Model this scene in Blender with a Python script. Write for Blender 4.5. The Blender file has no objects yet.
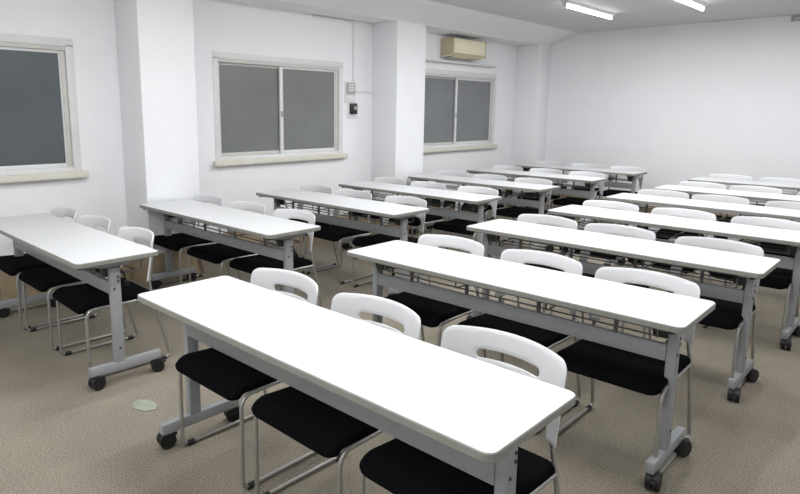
import bpy, bmesh, math, random
from mathutils import Vector, Matrix
random.seed(7)
S = bpy.context.scene
COL = S.collection
R = math.radians

# ------------------------------------------------------------------ materials
def mat(name, col, rough=.5, metal=0.0, var=.04, scale=12, bump=0.0, bscale=200, spec=.5, emit=None, estr=0):
    m = bpy.data.materials.new(name); m.use_nodes = True
    nt = m.node_tree; b = nt.nodes['Principled BSDF']
    b.inputs['Roughness'].default_value = rough
    b.inputs['Metallic'].default_value = metal
    b.inputs['Specular IOR Level'].default_value = spec
    tc = nt.nodes.new('ShaderNodeTexCoord')
    n = nt.nodes.new('ShaderNodeTexNoise'); n.inputs['Scale'].default_value = scale; n.inputs['Detail'].default_value = 4
    r = nt.nodes.new('ShaderNodeValToRGB')
    lo = [max(0, c * (1 - var)) for c in col]; hi = [min(1, c * (1 + var)) for c in col]
    r.color_ramp.elements[0].position = .3; r.color_ramp.elements[1].position = .7
    r.color_ramp.elements[0].color = (*lo, 1); r.color_ramp.elements[1].color = (*hi, 1)
    nt.links.new(tc.outputs['Object'], n.inputs['Vector'])
    nt.links.new(n.outputs['Fac'], r.inputs['Fac'])
    nt.links.new(r.outputs['Color'], b.inputs['Base Color'])
    if bump:
        n2 = nt.nodes.new('ShaderNodeTexNoise'); n2.inputs['Scale'].default_value = bscale; n2.inputs['Detail'].default_value = 3
        bp = nt.nodes.new('ShaderNodeBump'); bp.inputs['Strength'].default_value = bump; bp.inputs['Distance'].default_value = .002
        nt.links.new(tc.outputs['Object'], n2.inputs['Vector'])
        nt.links.new(n2.outputs['Fac'], bp.inputs['Height']); nt.links.new(bp.outputs['Normal'], b.inputs['Normal'])
    if emit:
        b.inputs['Emission Color'].default_value = (*emit, 1); b.inputs['Emission Strength'].default_value = estr
    return m

def carpet():
    m = bpy.data.materials.new('loop_pile_carpet'); m.use_nodes = True
    nt = m.node_tree; b = nt.nodes['Principled BSDF']; b.inputs['Roughness'].default_value = .95
    b.inputs['Specular IOR Level'].default_value = .15
    tc = nt.nodes.new('ShaderNodeTexCoord')
    a = nt.nodes.new('ShaderNodeTexNoise'); a.inputs['Scale'].default_value = 150; a.inputs['Detail'].default_value = 3
    c = nt.nodes.new('ShaderNodeTexNoise'); c.inputs['Scale'].default_value = 2.2; c.inputs['Detail'].default_value = 4
    mx = nt.nodes.new('ShaderNodeMath'); mx.operation = 'MULTIPLY_ADD'
    mx.inputs[1].default_value = .25
    r = nt.nodes.new('ShaderNodeValToRGB')
    r.color_ramp.elements[0].position = .44; r.color_ramp.elements[0].color = (.143, .124, .095, 1)
    r.color_ramp.elements[1].position = .82; r.color_ramp.elements[1].color = (.345, .307, .247, 1)
    nt.links.new(tc.outputs['Object'], a.inputs['Vector']); nt.links.new(tc.outputs['Object'], c.inputs['Vector'])
    nt.links.new(c.outputs['Fac'], mx.inputs[0]); nt.links.new(a.outputs['Fac'], mx.inputs[2])
    nt.links.new(mx.outputs[0], r.inputs['Fac']); nt.links.new(r.outputs['Color'], b.inputs['Base Color'])
    v = nt.nodes.new('ShaderNodeTexVoronoi'); v.inputs['Scale'].default_value = 260
    bp = nt.nodes.new('ShaderNodeBump'); bp.inputs['Strength'].default_value = .45; bp.inputs['Distance'].default_value = .003
    nt.links.new(tc.outputs['Object'], v.inputs['Vector']); nt.links.new(v.outputs['Distance'], bp.inputs['Height'])
    nt.links.new(bp.outputs['Normal'], b.inputs['Normal'])
    return m

M = dict(
    floor=carpet(),
    wall=mat('painted_wall', (.855, .86, .878), .85, var=.012, scale=2.5, bump=.08, bscale=60, spec=.2),
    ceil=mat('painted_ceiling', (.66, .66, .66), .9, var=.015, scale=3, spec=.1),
    beam=mat('painted_beam', (.86, .86, .865), .9, var=.015, scale=3, spec=.1),
    base=mat('wooden_baseboard', (.37, .29, .19), .55, var=.15, scale=6),
    top=mat('white_laminate', (.655, .66, .67), .38, var=.008, scale=5, spec=.4),
    edge=mat('grey_edge_band', (.25, .25, .225), .5, var=.05, scale=20),
    steel=mat('grey_painted_steel', (.305, .315, .328), .42, var=.03, scale=25, spec=.5),
    dsteel=mat('dark_steel', (.035, .037, .042), .4, var=.1, scale=25),
    wire=mat('wire_steel', (.16, .16, .165), .4, metal=.3, var=.1, scale=25),
    caster=mat('black_caster', (.006, .006, .0065), .5, var=.15, scale=40),
    chrome=mat('chromed_tube', (.40, .395, .38), .36, metal=.7, var=.05, scale=30),
    shell=mat('white_plastic', (.75, .75, .765), .42, var=.012, scale=10, spec=.4),
    fabric=mat('black_fabric', (.0045, .0045, .0055), .95, var=.3, scale=140, bump=.35, bscale=500, spec=.03),
    frame=mat('white_aluminium', (.70, .70, .70), .45, var=.02, scale=10),
    sash=mat('grey_aluminium', (.57, .56, .525), .4, var=.03, scale=10),
    sill=mat('beige_sill', (.68, .65, .57), .5, var=.04, scale=8),
    glass1=mat('dark_frosted_glass', (.085, .10, .108), .32, var=.10, scale=2, spec=.5),
    glass2=mat('frosted_glass_painted_reflection', (.180, .190, .182), .32, var=.10, scale=2, spec=.5),  # same dark glass, room reflection painted in as a lighter base colour
    glass3=mat('frosted_glass_painted_sheen', (.195, .203, .212), .32, var=.06, scale=3, spec=.5),  # far window's glass, brighter grazing reflection painted into its colour
    cream=mat('cream_plastic', (.84, .78, .60), .45, var=.03, scale=8),
    tan=mat('tan_plastic', (.56, .50, .33), .45, var=.05, scale=8),
    black=mat('black_plastic', (.012, .012, .013), .35, var=.1, scale=30),
    grey=mat('grey_plastic', (.42, .42, .42), .5, var=.05, scale=30),
    conduit=mat('white_conduit', (.76, .76, .77), .5, var=.02, scale=10),
    scrap=mat('pale_green_plastic', (.31, .335, .265), .25, var=.12, scale=18),
    tube=mat('lit_tube', (.9, .9, .9), .4, emit=(1, .99, .98), estr=9),
)

# ------------------------------------------------------------------ geometry helpers
def finish(bm, name, m, parent=None, smooth=False, bevel=0, seg=2):
    bmesh.ops.recalc_face_normals(bm, faces=bm.faces)
    me = bpy.data.meshes.new(name); 
    if smooth:
        for f in bm.faces: f.smooth = True
    bm.to_mesh(me); bm.free()
    me.materials.append(m)
    o = bpy.data.objects.new(name, me); COL.objects.link(o)
    if parent: o.parent = parent
    if smooth:
        for p in me.polygons: p.use_smooth = True
        me.set_sharp_from_angle(angle=R(38))
    return o

def add_box(bm, x0, x1, y0, y1, z0, z1, bev=0, seg=2):
    g = bmesh.ops.create_cube(bm, size=1)
    vs = g['verts']
    for v in vs:
        v.co = Vector(((x0 + x1) / 2 + v.co.x * (x1 - x0), (y0 + y1) / 2 + v.co.y * (y1 - y0), (z0 + z1) / 2 + v.co.z * (z1 - z0)))
    if bev:
        es = list({e for v in vs for e in v.link_edges})
        bmesh.ops.bevel(bm, geom=es, offset=bev, segments=seg, affect='EDGES', profile=.5)

def box(name, m, parent, *a, bev=.003, seg=2):
    bm = bmesh.new(); add_box(bm, *a, bev=bev, seg=seg)
    return finish(bm, name, m, parent, smooth=bool(bev))

def add_prism(bm, pts, axis, a0, a1):
    """extrude a 2-D outline (counter-clockwise list) along an axis"""
    def mk(p, a):
        return {'x': (a, p[0], p[1]), 'y': (p[0], a, p[1]), 'z': (p[0], p[1], a)}[axis]
    A = [bm.verts.new(mk(p, a0)) for p in pts]; B = [bm.verts.new(mk(p, a1)) for p in pts]
    n = len(pts)
    bm.faces.new(A); bm.faces.new(B[::-1])
    for i in range(n):
        bm.faces.new((A[i], A[(i + 1) % n], B[(i + 1) % n], B[i]))

def round_path(pts, rad, n=5):
    """replace the inner corners of a polyline with arcs"""
    pts = [Vector(p) for p in pts]; out = [pts[0]]
    for i in range(1, len(pts) - 1):
        a, b, c = pts[i - 1], pts[i], pts[i + 1]
        r = rad[i] if isinstance(rad, dict) and i in rad else (rad if not isinstance(rad, dict) else .02)
        d1 = (a - b); d2 = (c - b)
        t = min(r, d1.length * .48, d2.length * .48)
        p1 = b + d1.normalized() * t; p2 = b + d2.normalized() * t
        for k in range(n + 1):
            s = k / n
            out.append(p1 * (1 - s) ** 2 + b * 2 * s * (1 - s) + p2 * s ** 2)
    out.append(pts[-1]); return out

def add_tube(bm, pts, r, n=8):
    pts = [Vector(p) for p in pts]
    rings = []; nrm = None
    for i, p in enumerate(pts):
        t = ((pts[min(i + 1, len(pts) - 1)]) - pts[max(i - 1, 0)]).normalized()
        if nrm is None:
            nrm = t.orthogonal().normalized()
        else:
            nrm = (nrm - t * nrm.dot(t)).normalized()
        bn = t.cross(nrm)
        rings.append([bm.verts.new(p + (nrm * math.cos(2 * math.pi * k / n) + bn * math.sin(2 * math.pi * k / n)) * r) for k in range(n)])
    for a, b in zip(rings, rings[1:]):
        for k in range(n):
            bm.faces.new((a[k], a[(k + 1) % n], b[(k + 1) % n], b[k]))
    bm.faces.new(rings[0][::-1]); bm.faces.new(rings[-1])

def add_cyl(bm, c, axis, r, h, n=16, r2=None):
    c = Vector(c); ax = {'x': Vector((1, 0, 0)), 'y': Vector((0, 1, 0)), 'z': Vector((0, 0, 1))}[axis]
    q = Vector((0, 0, 1)).rotation_difference(ax).to_matrix().to_4x4()
    bmesh.ops.create_cone(bm, cap_ends=True, segments=n, radius1=r, radius2=r if r2 is None else r2, depth=h, matrix=Matrix.Translation(c) @ q)

def empty(name, loc, rz=0, label=None, cat=None, group=None):
    o = bpy.data.objects.new(name, None); COL.objects.link(o)
    o.empty_display_size = .1; o.location = loc; o.rotation_euler = (0, 0, rz)
    return tag(o, label, cat, group)

def tag(o, label=None, cat=None, group=None, kind=None):
    if label: o['label'] = label
    if cat: o['category'] = cat
    if group: o['group'] = group
    if kind: o['kind'] = kind
    return o

def structure(o): o['kind'] = 'structure'; return o

def copy_tree(o, parent=None):
    c = o.copy(); COL.objects.link(c); c.parent = parent
    for ch in list(o.children): copy_tree(ch, c)
    return c

# ------------------------------------------------------------------ the room
XW, XP, YF, XR, YN, ZC, ZB = -5.22, -4.825, 9.205, 1.55, -1.6, 2.68, 2.512
structure(box('floor', M['floor'], None, XW - .2, XR + .2, YN - .2, YF + .2, -.1, 0, bev=0))
structure(box('ceiling', M['ceil'], None, XW - .2, XR + .2, YN - .2, YF + .2, ZC, ZC + .12, bev=0))
structure(box('wall_far', M['wall'], None, XW - .2, XR + .2, YF, YF + .15, 0, ZC, bev=0))
structure(box('wall_right', M['wall'], None, XR, XR + .15, YN, YF, 0, ZC, bev=0))
structure(box('wall_near', M['wall'], None, XW - .2, XR + .2, YN - .15, YN, 0, ZC, bev=0))
WIN = [(.36, 1.985, .985, 1.985), (3.365, 4.985, 1.0, 1.985), (6.40, 8.24, .995, 2.0)]
bm = bmesh.new()
ys = [YN] + [v for w in WIN for v in w[:2]] + [YF]
for i in range(0, len(ys), 2):
    add_box(bm, XW - .2, XW, ys[i], ys[i + 1], 0, ZC)
for y0, y1, z0, z1 in WIN:
    add_box(bm, XW - .2, XW, y0, y1, 0, z0); add_box(bm, XW - .2, XW, y0, y1, z1, ZC)
structure(finish(bm, 'wall_left', M['wall']))
PIL = [(2.395, 2.893), (5.53, 6.06), (8.832, YF)]
for i, (y0, y1) in enumerate(PIL):
    structure(box('trim_%d' % (i + 1), M['wall'], None, XW, XP, y0, y1, 0, ZC, bev=.006))
# concrete beam along the window wall, flush with the pillars, its inner side sloping up to the ceiling
bm = bmesh.new()
for a, b in ((YN, PIL[0][0]), (PIL[0][1], PIL[1][0]), (PIL[1][1], PIL[2][0])):
    add_box(bm, XW, XP, a, b, ZB, ZC)
add_prism(bm, [(XP, ZB + .004), (-4.37, ZC), (XP, ZC)], 'y', YN, YF)
structure(finish(bm, 'trim_4', M['beam']))
# wooden baseboards
BH = .27
bm = bmesh.new()
segs = [(YN, PIL[0][0]), (PIL[0][1], PIL[1][0]), (PIL[1][1], PIL[2][0])]
for a, b in segs: add_box(bm, XW, XW + .012, a, b, 0, BH)
for a, b in PIL:
    add_box(bm, XP, XP + .012, a - .012, b, 0, BH); add_box(bm, XW + .012, XP, a - .012, a, 0, BH)
structure(finish(bm, 'baseboard_left', M['base']))
structure(box('baseboard_far', M['base'], None, XP + .012, XR, YF - .012, YF, 0, .20, bev=0))

def window(n, y0, y1, z0, z1):
    w = empty('window_%d' % n, (XW, (y0 + y1) / 2, z0)); structure(w)
    def b(name, m, par, X0, X1, Y0, Y1, Z0, Z1, bev=.003):
        yc = (y0 + y1) / 2
        return box(name, m, par, X0, X1, Y0 - yc, Y1 - yc, Z0 - z0, Z1 - z0, bev=bev)
    f = .05
    bm = bmesh.new(); yc = (y0 + y1) / 2
    # white casing round the opening, standing a little proud of the wall
    for a in ((y0 - f, y1 + f, z1 - .012, z1 + .05), (y0 - f, y0 + .012, z0 - .03, z1), (y1 - .012, y1 + f, z0 - .03, z1)):
        add_box(bm, -.06, .006, a[0] - yc, a[1] - yc, a[2] - z0, a[3] - z0, bev=.003)
    finish(bm, 'casing', M['frame'], w, smooth=True)
    b('sill', M['sill'], w, -.08, .065, y0 - .085, y1 + .085, z0 - .055, z0 - .002, bev=.006)
    b('track', M['frame'], w, -.07, .0, y0 + .012, y1 - .012, z0 - .002, z0 + .03)
    b('head_track', M['sash'], w, -.07, -.0, y0 + .012, y1 - .012, z1 - .045, z1 - .012)
    ym = (y0 + y1) / 2 - .01
    for k, (a, c, xo) in enumerate(((y0 + .012, ym + .03, -.052), (ym - .03, y1 - .012, -.03))):
        sw = .03; bm = bmesh.new()
        lo, hi = z0 + .03, z1 - .045
        wl = sw if k == 0 else .042; wr = .05
        for q in ((a, a + wl, lo, hi), (c - wr, c, lo, hi), (a + wl, c - wr, lo, lo + .035), (a + wl, c - wr, hi - .022, hi)):
            add_box(bm, xo - .011, xo + .011, q[0] - yc, q[1] - yc, q[2] - z0, q[3] - z0, bev=.002)
        s = finish(bm, 'sash', M['sash'] if k == 0 else M['frame'], w, smooth=True)
        b('pane', M['glass%d' % n], s, xo - .003, xo + .003, a + wl - .004, c - wr + .004, lo + .03, hi - .018, bev=0)
    for q in ((y0 + .012, y0 + .03), (y1 - .05, y1 - .0125)):
        b('jamb', M['sash'], w, -.07, -.012, q[0], q[1], z0 + .03, z1 - .045)
    lt = b('latch', M['grey'], w, -.02, -.002, ym - .02, ym + .0, z0 + .42, z0 + .48)
for i, w in enumerate(WIN): window(i + 1, *w)
# thin white pelmet ledge over the far window
structure(box('trim_5', M['frame'], None, XW, XW + .10, 6.41, 8.13, 2.143, 2.168, bev=.003))

# ------------------------------------------------------------------ things on the walls
ac = empty('air_conditioner', (XW, 7.26, 2.215), 0, 'cream wall-mounted air conditioner above the farthest window', 'air conditioner')
bm = bmesh.new()
prof = [(0, .03), (.05, .0), (.15, .005), (.205, .055), (.205, .215), (.19, .245), (0, .245)]
add_prism(bm, prof, 'y', -.385, .385); finish(bm, 'body', M['cream'], ac)
for s in (-1, 1):
    box('end_cap', M['tan'], ac, .0, .214, s * .378 - .012, s * .378 + .012, .02, .248, bev=.004)
box('front_panel', M['cream'], ac, .198, .216, -.362, .362, .075, .205, bev=.006)
bm = bmesh.new(); add_prism(bm, [(.155, .002), (.162, -.004), (.214, .05), (.207, .055)], 'y', -.33, .33)
finish(bm, 'louver', M['tan'], ac)
box('intake_grille', M['dsteel'], ac, .10, .192, -.33, .33, .2452, .250, bev=0)
box('bottom_vent', M['dsteel'], ac, .05, .14, -.37, -.33, -.004, .03, bev=.003)

sw = empty('control_panel', (XW, 5.15, 1.70), 0, 'small grey control panel on wall right of middle window', 'control panel')
box('plate', M['conduit'], sw, 0, .012, -.085, .085, -.115, .12, bev=.003)
box('cover', M['grey'], sw, .012, .03, -.065, .065, -.02, .11, bev=.004)
bm = bmesh.new()
for k in range(3): add_box(bm, .03, .034, -.04, .04, .015 + k * .03, .03 + k * .03, bev=.001)
finish(bm, 'button', M['conduit'], sw)
rc = empty('remote_control', (XW, 5.19, 1.47), 0, 'black remote controller hanging on wall under the grey control panel', 'remote control')
box('holder', M['conduit'], rc, 0, .010, -.08, .09, -.07, .108, bev=.003)
box('body', M['black'], rc, .010, .036, -.055, .055, -.02, .105, bev=.006)
box('screen', M['grey'], rc, .036, .038, .0, .04, .03, .07, bev=.001)
bm = bmesh.new(); add_tube(bm, [(.02, 0, .0), (.03, .01, -.03), (.02, .02, -.05)], .006); finish(bm, 'cord', M['conduit'], rc, smooth=True)
cd = empty('cable_conduit', (XW, 5.19, 1.82), 0, 'thin white cable conduit running from control panel up to the beam', 'conduit')
box('vertical_run', M['conduit'], cd, 0, .014, .0, .022, .0, ZB - 1.82 - .002, bev=.003)
box('top_run', M['conduit'], cd, 0, .014, -.62, .0, ZB - 1.82 - .03, ZB - 1.82 - .006, bev=.003)
tag(box('cable_conduit', M['conduit'], None, XW, XW + .014, 5.24, 5.529, 1.70, 1.722, bev=.003),
    'short horizontal white conduit between control panel and pillar', 'conduit')
jb = empty('junction_box', (XP, 4.93, 2.60), 0, 'small white box with dark underside on beam over middle window', 'junction box')
box('body', M['frame'], jb, 0, .08, -.14, .10, .0, .07, bev=.004)
box('underside', M['dsteel'], jb, .01, .07, -.03, .09, -.004, .0, bev=0)
cb = empty('ceiling_bracket', (-1.62, YF - .01, 2.63), 0, 'small dark bracket at top right of the far wall', 'bracket')
bm = bmesh.new(); add_box(bm, -.05, .07, -.02, .01, .02, .034); add_box(bm, -.05, .07, -.02, .01, -.02, -.006); add_box(bm, -.05, -.035, -.012, .01, -.03, .042)
finish(bm, 'rail', M['grey'], cb)
bm = bmesh.new()
pts = [(-.066, -.03), (-.01, -.055), (.06, -.03), (.085, .02), (.03, .052), (-.04, .04), (-.075, .01)]
bm2 = bmesh.new(); add_prism(bm, pts, 'z', 0, .004); bm2.free()
o = finish(bm, 'plastic_scrap', M['scrap']); o.location = (-2.83, 1.33, .0005)
tag(o, 'thin pale green plastic scrap lying on carpet between the two nearest tables', 'scrap')

# ------------------------------------------------------------------ ceiling lights
def make_light():
    t = empty('fluorescent_light', (0, 0, ZC))
    bm = bmesh.new()
    add_prism(bm, [(-.055, 0), (-.03, -.03), (.03, -.03), (.055, 0)], 'y', -.62, .62)
    finish(bm, 'batten', M['frame'], t)
    bm = bmesh.new()
    add_tube(bm, [(0, -.60, -.052), (0, .60, -.052)], .0165, 12); finish(bm, 'tube', M['tube'], t, smooth=True)
    for s in (-1, 1):
        box('lamp_holder', M['frame'], t, -.016, .016, s * .607 - .008, s * .607 + .008, -.072, -.02, bev=.003)
    return t
lp = make_light()
LX = [(-3.26, 'leftmost'), (-2.24, 'second from left'), (-1.22, 'third from left'), (-.20, 'rightmost')]
LY = [(7.08, 'farthest row', .90), (4.5, 'second row from far wall', .86), (2.0, 'third row from far wall', .76), (-.6, 'added fill row behind camera', .85)]  # last row is unseen, added to brighten pillar sides facing the camera
first = True
for y, rn, k in LY:
    for x, cn in LX:
        o = lp if first else copy_tree(lp); first = False
        o.location = (x, y, ZC - .001)
        tag(o, 'lit white fluorescent tube light on ceiling, %s in %s' % (cn, rn), 'ceiling light', 'fluorescent ceiling lights')
        L = bpy.data.lights.new('tube_lamp', 'AREA'); L.shape = 'RECTANGLE'; L.size = .036; L.size_y = 1.2
        L.energy = 23.8 * k * (.55 if x > -.5 else .85 if x > -1.5 else 1.0 if y > 3 else .92); L.color = (.965, .985, 1)
        lo = bpy.data.objects.new('tube_lamp', L); COL.objects.link(lo); lo.location = (x, y, ZC - .0715)

# ------------------------------------------------------------------ training table
TW, TD, TH, TT = 1.755, .45, .72, .026
def rrect(w, d, r, n=6):
    out = []
    for cx, cy, a0 in ((w / 2 - r, d / 2 - r, 0), (-w / 2 + r, d / 2 - r, 90), (-w / 2 + r, -d / 2 + r, 180), (w / 2 - r, -d / 2 + r, 270)):
        for k in range(n + 1):
            a = R(a0 + 90 * k / n); out.append((cx + r * math.cos(a), cy + r * math.sin(a)))
    return out

def make_caster():
    bm = bmesh.new()
    for s in (-1, 1):
        add_cyl(bm, (s * .016, 0, .037), 'x', .037, .021, 20)
    add_cyl(bm, (0, 0, .037), 'x', .013, .058, 12)
    # hood over the twin wheels and the stem
    hood = [(-.034, .036), (-.03, .058), (0, .076), (.026, .066), (.036, .05), (.012, .044)]
    add_prism(bm, hood, 'x', -.022, .022)
    add_cyl(bm, (0, 0, .066), 'z', .011, .016, 12)
    add_box(bm, -.014, .014, .026, .048, .05, .058, bev=.003)      # brake pedal
    return bm

def make_table():
    t = empty('training_table', (0, 0, 0))
    bm = bmesh.new(); add_prism(bm, rrect(TW - .006, TD - .006, .029), 'z', TH - TT + .001, TH)
    top = finish(bm, 'tabletop', M['top'], t)
    bm = bmesh.new()
    o_ = rrect(TW, TD, .032); i_ = rrect(TW - .006, TD - .006, .029); ins = rrect(TW - .03, TD - .03, .02)
    n = len(o_); z1, z0 = TH - .0015, TH - TT
    rings = [[bm.verts.new((*p, z)) for p in q] for q, z in ((i_, TH), (o_, TH - .003), (o_, z0 + .003), (i_, z0), (ins, z0))]
    for a, b in zip(rings, rings[1:]):
        for k in range(n): bm.faces.new((a[k], a[(k + 1) % n], b[(k + 1) % n], b[k]))
    finish(bm, 'edge_band', M['edge'], top, smooth=True)
    LXX = .805
    for s in (-1, 1):
        x = -.828 if s < 0 else .788
        leg = box('leg', M['steel'], t, x - .019, x + .019, -.029, .027, .118, .652, bev=.006)
        bm = bmesh.new()
        for (yy, zz) in ((.012, .60), (.012, .575), (-.012, .535), (0, .20)):
            add_cyl(bm, (x + s * .0205, yy, zz), 'x', .006, .003, 10)
        finish(bm, 'bolt', M['dsteel'], leg)
        foot = box('foot', M['steel'], t, x - .018, x + .018, -.165, .235, .072, .122, bev=.005)
        for yy in (-.135, .212):
            c = finish(make_caster(), 'caster', M['caster'], foot, smooth=True)
            c.location = (x + s * .012, yy, 0); c.rotation_euler = (0, 0, R(random.uniform(-25, 25)))
        # dark knuckle joint and the support arm that carries the top
        bm = bmesh.new()
        add_prism(bm, [(-.034, .600), (.034, .600), (.044, .645), (.070, TH - TT - .0125), (-.088, TH - TT - .0125), (-.058, .655)], 'x', min(x - s * .0195, x - s * .072), max(x - s * .0195, x - s * .072))
        finish(bm, 'hinge_bracket', M['dsteel'], t)
        bm = bmesh.new()
        add_prism(bm, [(-.19, TH - TT - .012), (-.19, TH - TT), (.19, TH - TT), (.19, TH - TT - .012), (.06, TH - TT - .035), (-.06, TH - TT - .035)], 'x', x - .022, x + .022)
        finish(bm, 'support_arm', M['steel'], t)
        bm = bmesh.new(); add_cyl(bm, (s * .83, -.19, TH - TT - .007), 'z', .013, .014, 12); finish(bm, 'bumper', M['caster'], t)
        bm = bmesh.new()
        xi = x - s * .045
        add_tube(bm, round_path([(xi, .03, .625), (xi, .07, .61), (xi, .085, .545)], .02), .0055)
        add_cyl(bm, (xi, .086, .538), 'z', .011, .03, 12)
        finish(bm, 'release_lever', M['black'], t, smooth=True)
    box('crossbeam', M['steel'], t, -.828 + .0195, .788 - .0195, -.028, -.002, .502, .572, bev=.004)
    # hanging book shelf of thin rods behind the beam
    bm = bmesh.new()
    for yy in (-.045, .04, .14):
        add_tube(bm, [(-.74, yy, .606), (.74, yy, .606)], .0042, 6)
    for xx in (-.735, -.25, .25, .735):
        add_tube(bm, round_path([(xx, -.047, TH - TT), (xx, -.047, .600), (xx, .175, .600), (xx, .19, TH - TT)], .015), .0042, 6)
    for xx in (-.56, -.2, .2, .56):
        add_box(bm, xx - .008, xx + .008, -.028, -.012, .570, TH - TT, bev=.002)
    finish(bm, 'wire_shelf', M['wire'], t, smooth=True)
    return t

# ------------------------------------------------------------------ stacking chair (front of seat towards -y)
OFF = .14
def make_backrest():
    H0, W0 = .50, .232
    def sd(u, z):
        a = abs(u)
        w = .233 - .004 * max(0, (z - .70) / .08); zt = .765 - .009 * (u / W0) ** 2; r = .030
        qx, qz = a - (w - r), z - (zt - r)
        outer = (math.hypot(max(qx, 0), max(qz, 0)) + min(max(qx, qz), 0) - r)
        outer = max(outer, .503 - z)
        # arched opening below; its sides slope so the uprights taper to the seat
        wo = .180 + .30 * max(0, .60 - z) * .22
        ro = .06; px, pz = a - (wo - ro), z - (.606 - ro)
        op = math.hypot(max(px, 0), max(pz, 0)) + min(max(px, pz), 0) - ro
        zs = .681 - .003 * (u / .1) ** 2
        sl = math.hypot(max(a - .106, 0), z - zs) - .0160
        return max(outer, -op, -sl)
    st = .0075; nx, nz = 64, 40
    bm = bmesh.new(); V = {}
    us = [(-nx / 2 + i) * st for i in range(nx + 1)]; zs = [.496 + j * st for j in range(nz + 1)]
    cells = [(i, j) for i in range(nx) for j in range(nz) if sd(us[i] + st / 2, zs[j] + st / 2) < 0]
    cnt = {}
    for i, j in cells:
        for q in ((i, j), (i + 1, j), (i + 1, j + 1), (i, j + 1)): cnt[q] = cnt.get(q, 0) + 1
    flat = {}
    for (i, j), c in cnt.items():
        u, z = us[i], zs[j]
        if c < 4:
            for _ in range(4):
                d = sd(u, z); e = .0008
                gx = (sd(u + e, z) - sd(u - e, z)) / (2 * e); gz = (sd(u, z + e) - sd(u, z - e)) / (2 * e)
                g2 = gx * gx + gz * gz
                if g2 < .05: break
                u -= d * gx / g2; z -= d * gz / g2
        flat[(i, j)] = (u, z)
    def surf(u, z, off):
        y = .350 + (z - .62) * .18 - .070 * (abs(u) / .23) ** 2.1
        return (u, y + off - OFF, z)
    th = .013
    for q, (u, z) in flat.items():
        d = -sd(u, z); k = min(1, max(0, d) / .006); o = (th / 2) * (.45 + .55 * math.sqrt(max(0, 1 - (1 - k) ** 2)))
        V[q] = (bm.verts.new(surf(u, z, -o)), bm.verts.new(surf(u, z, o)))
    edges = {}
    for i, j in cells:
        q = [(i, j), (i + 1, j), (i + 1, j + 1), (i, j + 1)]
        bm.faces.new([V[c][0] for c in q]); bm.faces.new([V[c][1] for c in q[::-1]])
        for a, b in zip(q, q[1:] + q[:1]):
            edges[(a, b)] = edges.get((a, b), 0) + 1
    for (a, b) in edges:
        if (b, a) not in edges:
            bm.faces.new((V[b][0], V[a][0], V[a][1], V[b][1]))
    return bm

def make_seat():
    # centre line from back to front with the waterfall edge, given as (y, z)
    mid = [(.295, .418)] + [(.295 - .358 * k / 12, .418 - .006 * math.sin(math.pi * k / 12) + .004 * k / 12) for k in range(1, 13)]
    cy, cz, rr = -.063, .422 - .054, .054
    for k in range(1, 9):
        a = R(90 + 78 * k / 8); mid.append((cy + rr * math.cos(a) , cz + rr * math.sin(a)))
    L = [0]
    for a, b in zip(mid, mid[1:]): L.append(L[-1] + math.dist(a, b))
    T = L[-1]
    def at(s):
        s = max(0, min(T, s))
        for i in range(len(mid) - 1):
            if s <= L[i + 1] + 1e-9:
                f = (s - L[i]) / (L[i + 1] - L[i]); p = [mid[i][k] * (1 - f) + mid[i + 1][k] * f for k in (0, 1)]
                d = Vector((mid[i + 1][0] - mid[i][0], mid[i + 1][1] - mid[i][1])).normalized()
                return p, (-d.y, d.x)
    hw, hz, rc, re = .230, .018, .05, .018
    xs = []
    for k in range(8): xs.append(hw - (1 - math.cos(R(90 * k / 8))) * rc)
    xs = [hw - rc * (1 - math.sin(R(90 * (1 - k / 8)))) for k in range(9)]      # hw ... hw-rc
    X = xs + [hw - rc - (hw - rc) * k / 5 for k in range(1, 6)]
    X = X + [-x for x in X[-2::-1]]
    bm = bmesh.new(); rings = []; N = 26
    for x in X:
        d = max(0, abs(x) - (hw - rc)); cut = rc - math.sqrt(max(0, rc * rc - d * d))
        e = max(0, abs(x) - (hw - re)); s = math.sqrt(max(.04, 1 - (e / re) ** 2))
        t0, t1 = cut * .5, T - cut * .75
        up, dn = [], []
        for k in range(N + 1):
            g = .5 - .5 * math.cos(math.pi * k / N)
            (p, nn) = at(t0 + (t1 - t0) * g)
            es = min(1, max(0.15, math.sin(math.pi * min(1, max(0, g)))*4)) if False else min(1, .25 + math.sqrt(max(0, 1 - max(0, 1 - min(g, 1 - g) / .04) ** 2)))
            h = hz * s * es
            # normal pointing to the upper side
            n_ = nn if nn[1] > 0 or (nn[1] <= 0 and nn[0] < 0) else (-nn[0], -nn[1])
            n_ = (-abs(n_[0]) if k > N * .55 else n_[0], abs(n_[1]))
            up.append((x, p[0] + n_[0] * h - OFF, p[1] + n_[1] * h)); dn.append((x, p[0] - n_[0] * h - OFF, p[1] - n_[1] * h))
        rings.append([bm.verts.new(c) for c in up + dn[::-1]])
    n = len(rings[0])
    for a, b in zip(rings, rings[1:]):
        for k in range(n): bm.faces.new((a[k], a[(k + 1) % n], b[(k + 1) % n], b[k]))
    bm.faces.new(rings[0]); bm.faces.new(rings[-1][::-1])
    return bm

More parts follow.
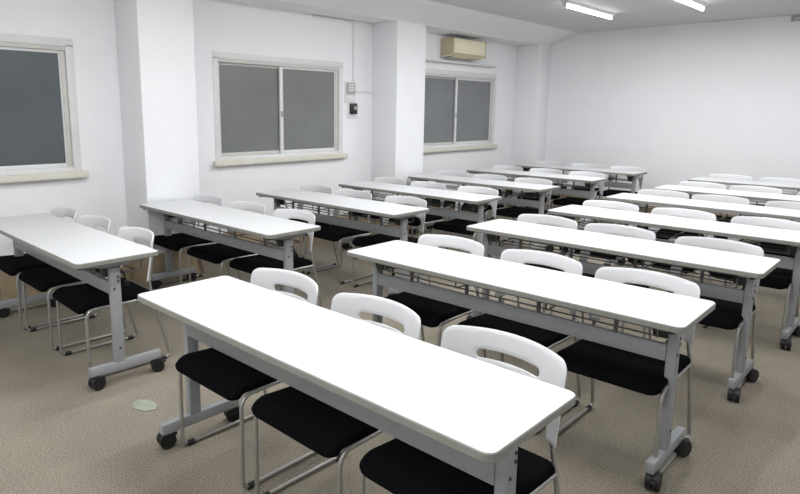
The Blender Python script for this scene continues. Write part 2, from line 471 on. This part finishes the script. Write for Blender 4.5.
def make_chair():
    t = empty('stacking_chair', (0, 0, 0))
    finish(make_seat(), 'seat', M['fabric'], t, smooth=True)
    finish(make_backrest(), 'backrest', M['shell'], t, smooth=True)
    r = .0085
    for s in (-1, 1):
        p = [(s * .206, .307, .66), (s * .206, .296, .60), (s * .211, .279, .50), (s * .224, .282, .42), (s * .229, .380, r + .006),
             (s * .231, -.098, r + .006), (s * .230, -.095, .402), (s * .228, .08, .404), (s * .224, .292, .400)]
        pts = round_path(p, {1: .02, 2: .02, 3: .05, 4: .035, 5: .03, 6: .055, 7: .02}, 6)
        bm = bmesh.new(); add_tube(bm, [(x, y - OFF, z) for x, y, z in pts], r, 10)
        fr = finish(bm, 'side_frame', M['chrome'], t, smooth=True)
        for yy in (-.06, .33):
            bm = bmesh.new(); add_cyl(bm, (s * .2300, yy - OFF, r + .004), 'y', .0125, .035, 10)
            finish(bm, 'glide', M['caster'], fr, smooth=True)
    for yy, zz in ((-.01, .384), (.20, .384)):
        bm = bmesh.new(); add_tube(bm, round_path([(-.228, yy - OFF, .402), (-.21, yy - OFF, zz), (.21, yy - OFF, zz), (.228, yy - OFF, .402)], .02), .007, 8)
        finish(bm, 'crossbar', M['chrome'], t, smooth=True)
    return t

TABLES = [  # column, x, y, rotation in degrees
    ('right', -1.554, 1.352, -.1), ('right', -1.519, 2.561, .6), ('right', -1.491, 3.669, .1), ('right', -1.443, 4.726, 0),
    ('right', -1.448, 5.851, 0), ('right', -1.388, 6.917, 0), ('right', -1.406, 8.119, 0),
    ('window', -3.987, 1.384, -.5), ('window', -3.912, 2.518, -.15), ('window', -3.880, 3.660, .05), ('window', -3.860, 4.718, 0),
    ('window', -3.870, 5.877, 0), ('window', -3.861, 7.084, 0), ('window', -3.827, 8.275, 0)]
ORD = ['nearest', 'second', 'third', 'fourth', 'fifth', 'sixth', 'farthest']
CH = {  # how far each chair stands from the middle of its table, along the table and in depth
    ('right', 0): [(-.55, .01), (.010, .005), (.560, .015)], ('right', 1): [(-.543, 0), (.023, .005), (.558, 0)],
    ('right', 2): [(-.549, 0), (-.035, -.01), (.551, -.03)], ('right', 3): [(-.575, 0), (-.02, 0), (.54, 0)],
    ('right', 4): [(-.533, 0), (-.036, -.01), (.54, 0)], ('right', 5): [(-.55, 0), (-.048, 0), (.53, 0)],
    ('window', 0): [(-.67, -.03), (-.145, -.02), (.445, -.02)], ('window', 1): [(-.66, -.01), (-.08, -.01), (.469, .01)],
    ('window', 2): [(-.60, 0), (-.078, 0), (.527, .02)], ('window', 3): [(-.60, 0), (-.07, 0), (.534, .02)],
    ('window', 4): [(-.59, 0), (-.054, 0), (.51, 0)], ('window', 5): [(-.55, 0), (.02, 0), (.572, 0)],
}
tab = make_table(); cha = make_chair()
ft = fc = True
cnt = {'right': 0, 'window': 0}
for colname, x, y, rz in TABLES:
    k = cnt[colname]; cnt[colname] += 1
    cn = 'right-hand' if colname == 'right' else 'window-side'
    o = tab if ft else copy_tree(tab); ft = False
    o.location = (x, y, 0); o.rotation_euler = (0, 0, R(rz))
    rowtxt = {0: 'nearest to the camera', 6: 'nearest to the far wall'}.get(k, '%s from the camera' % ORD[k])
    tag(o, 'white-topped grey folding training table on casters, %s in the %s column' % (rowtxt, cn), 'table', 'training tables in two columns')
    offs = CH.get((colname, k)) or [(-.565 + random.uniform(-.02, .02), random.uniform(-.02, .01)), (random.uniform(-.02, .02), random.uniform(-.02, .01)), (.565 + random.uniform(-.02, .02), random.uniform(-.02, .01))]
    for (dx, dy), side in zip(offs, ('left', 'middle', 'right')):
        c = cha if fc else copy_tree(cha); fc = False
        c.location = (x + dx, y + dy + OFF, 0); c.rotation_euler = (0, 0, R(rz + random.uniform(-1.5, 1.5)))
        where = 'middle one' if side == 'middle' else '%s one' % side
        tag(c, 'white-backed chair with black seat, %s of three at %s table of %s column' % (where, ORD[k], cn), 'chair', 'white and black chairs behind the tables')

# ------------------------------------------------------------------ camera
yaw, pitch, roll = R(-43.763), R(10.052), R(.499)
fw = Vector((math.sin(yaw) * math.cos(pitch), math.cos(yaw) * math.cos(pitch), -math.sin(pitch)))
rt = Vector((math.cos(yaw), -math.sin(yaw), 0)); up = rt.cross(fw)
r2 = rt * math.cos(roll) + up * math.sin(roll); u2 = up * math.cos(roll) - rt * math.sin(roll)
cam = bpy.data.cameras.new('camera'); cam.sensor_width = 36; cam.lens = 614.2 * 36 / 800; cam.shift_x = (400 - 366.4) / 800; cam.shift_y = (219.4 - 247) / 800; cam.clip_start = .02
co = bpy.data.objects.new('camera', cam); COL.objects.link(co)
mw = Matrix((r2, u2, -fw)).transposed().to_4x4(); mw.translation = Vector((0, 0, 1.4931)); co.matrix_world = mw
S.camera = co

# ------------------------------------------------------------------ world and colour
w = bpy.data.worlds.new('world'); S.world = w; w.use_nodes = True
w.node_tree.nodes['Background'].inputs[0].default_value = (.05, .055, .06, 1)
w.node_tree.nodes['Background'].inputs[1].default_value = .4
S.view_settings.view_transform = 'Standard'
S.view_settings.look = 'None'
S.view_settings.exposure = 0
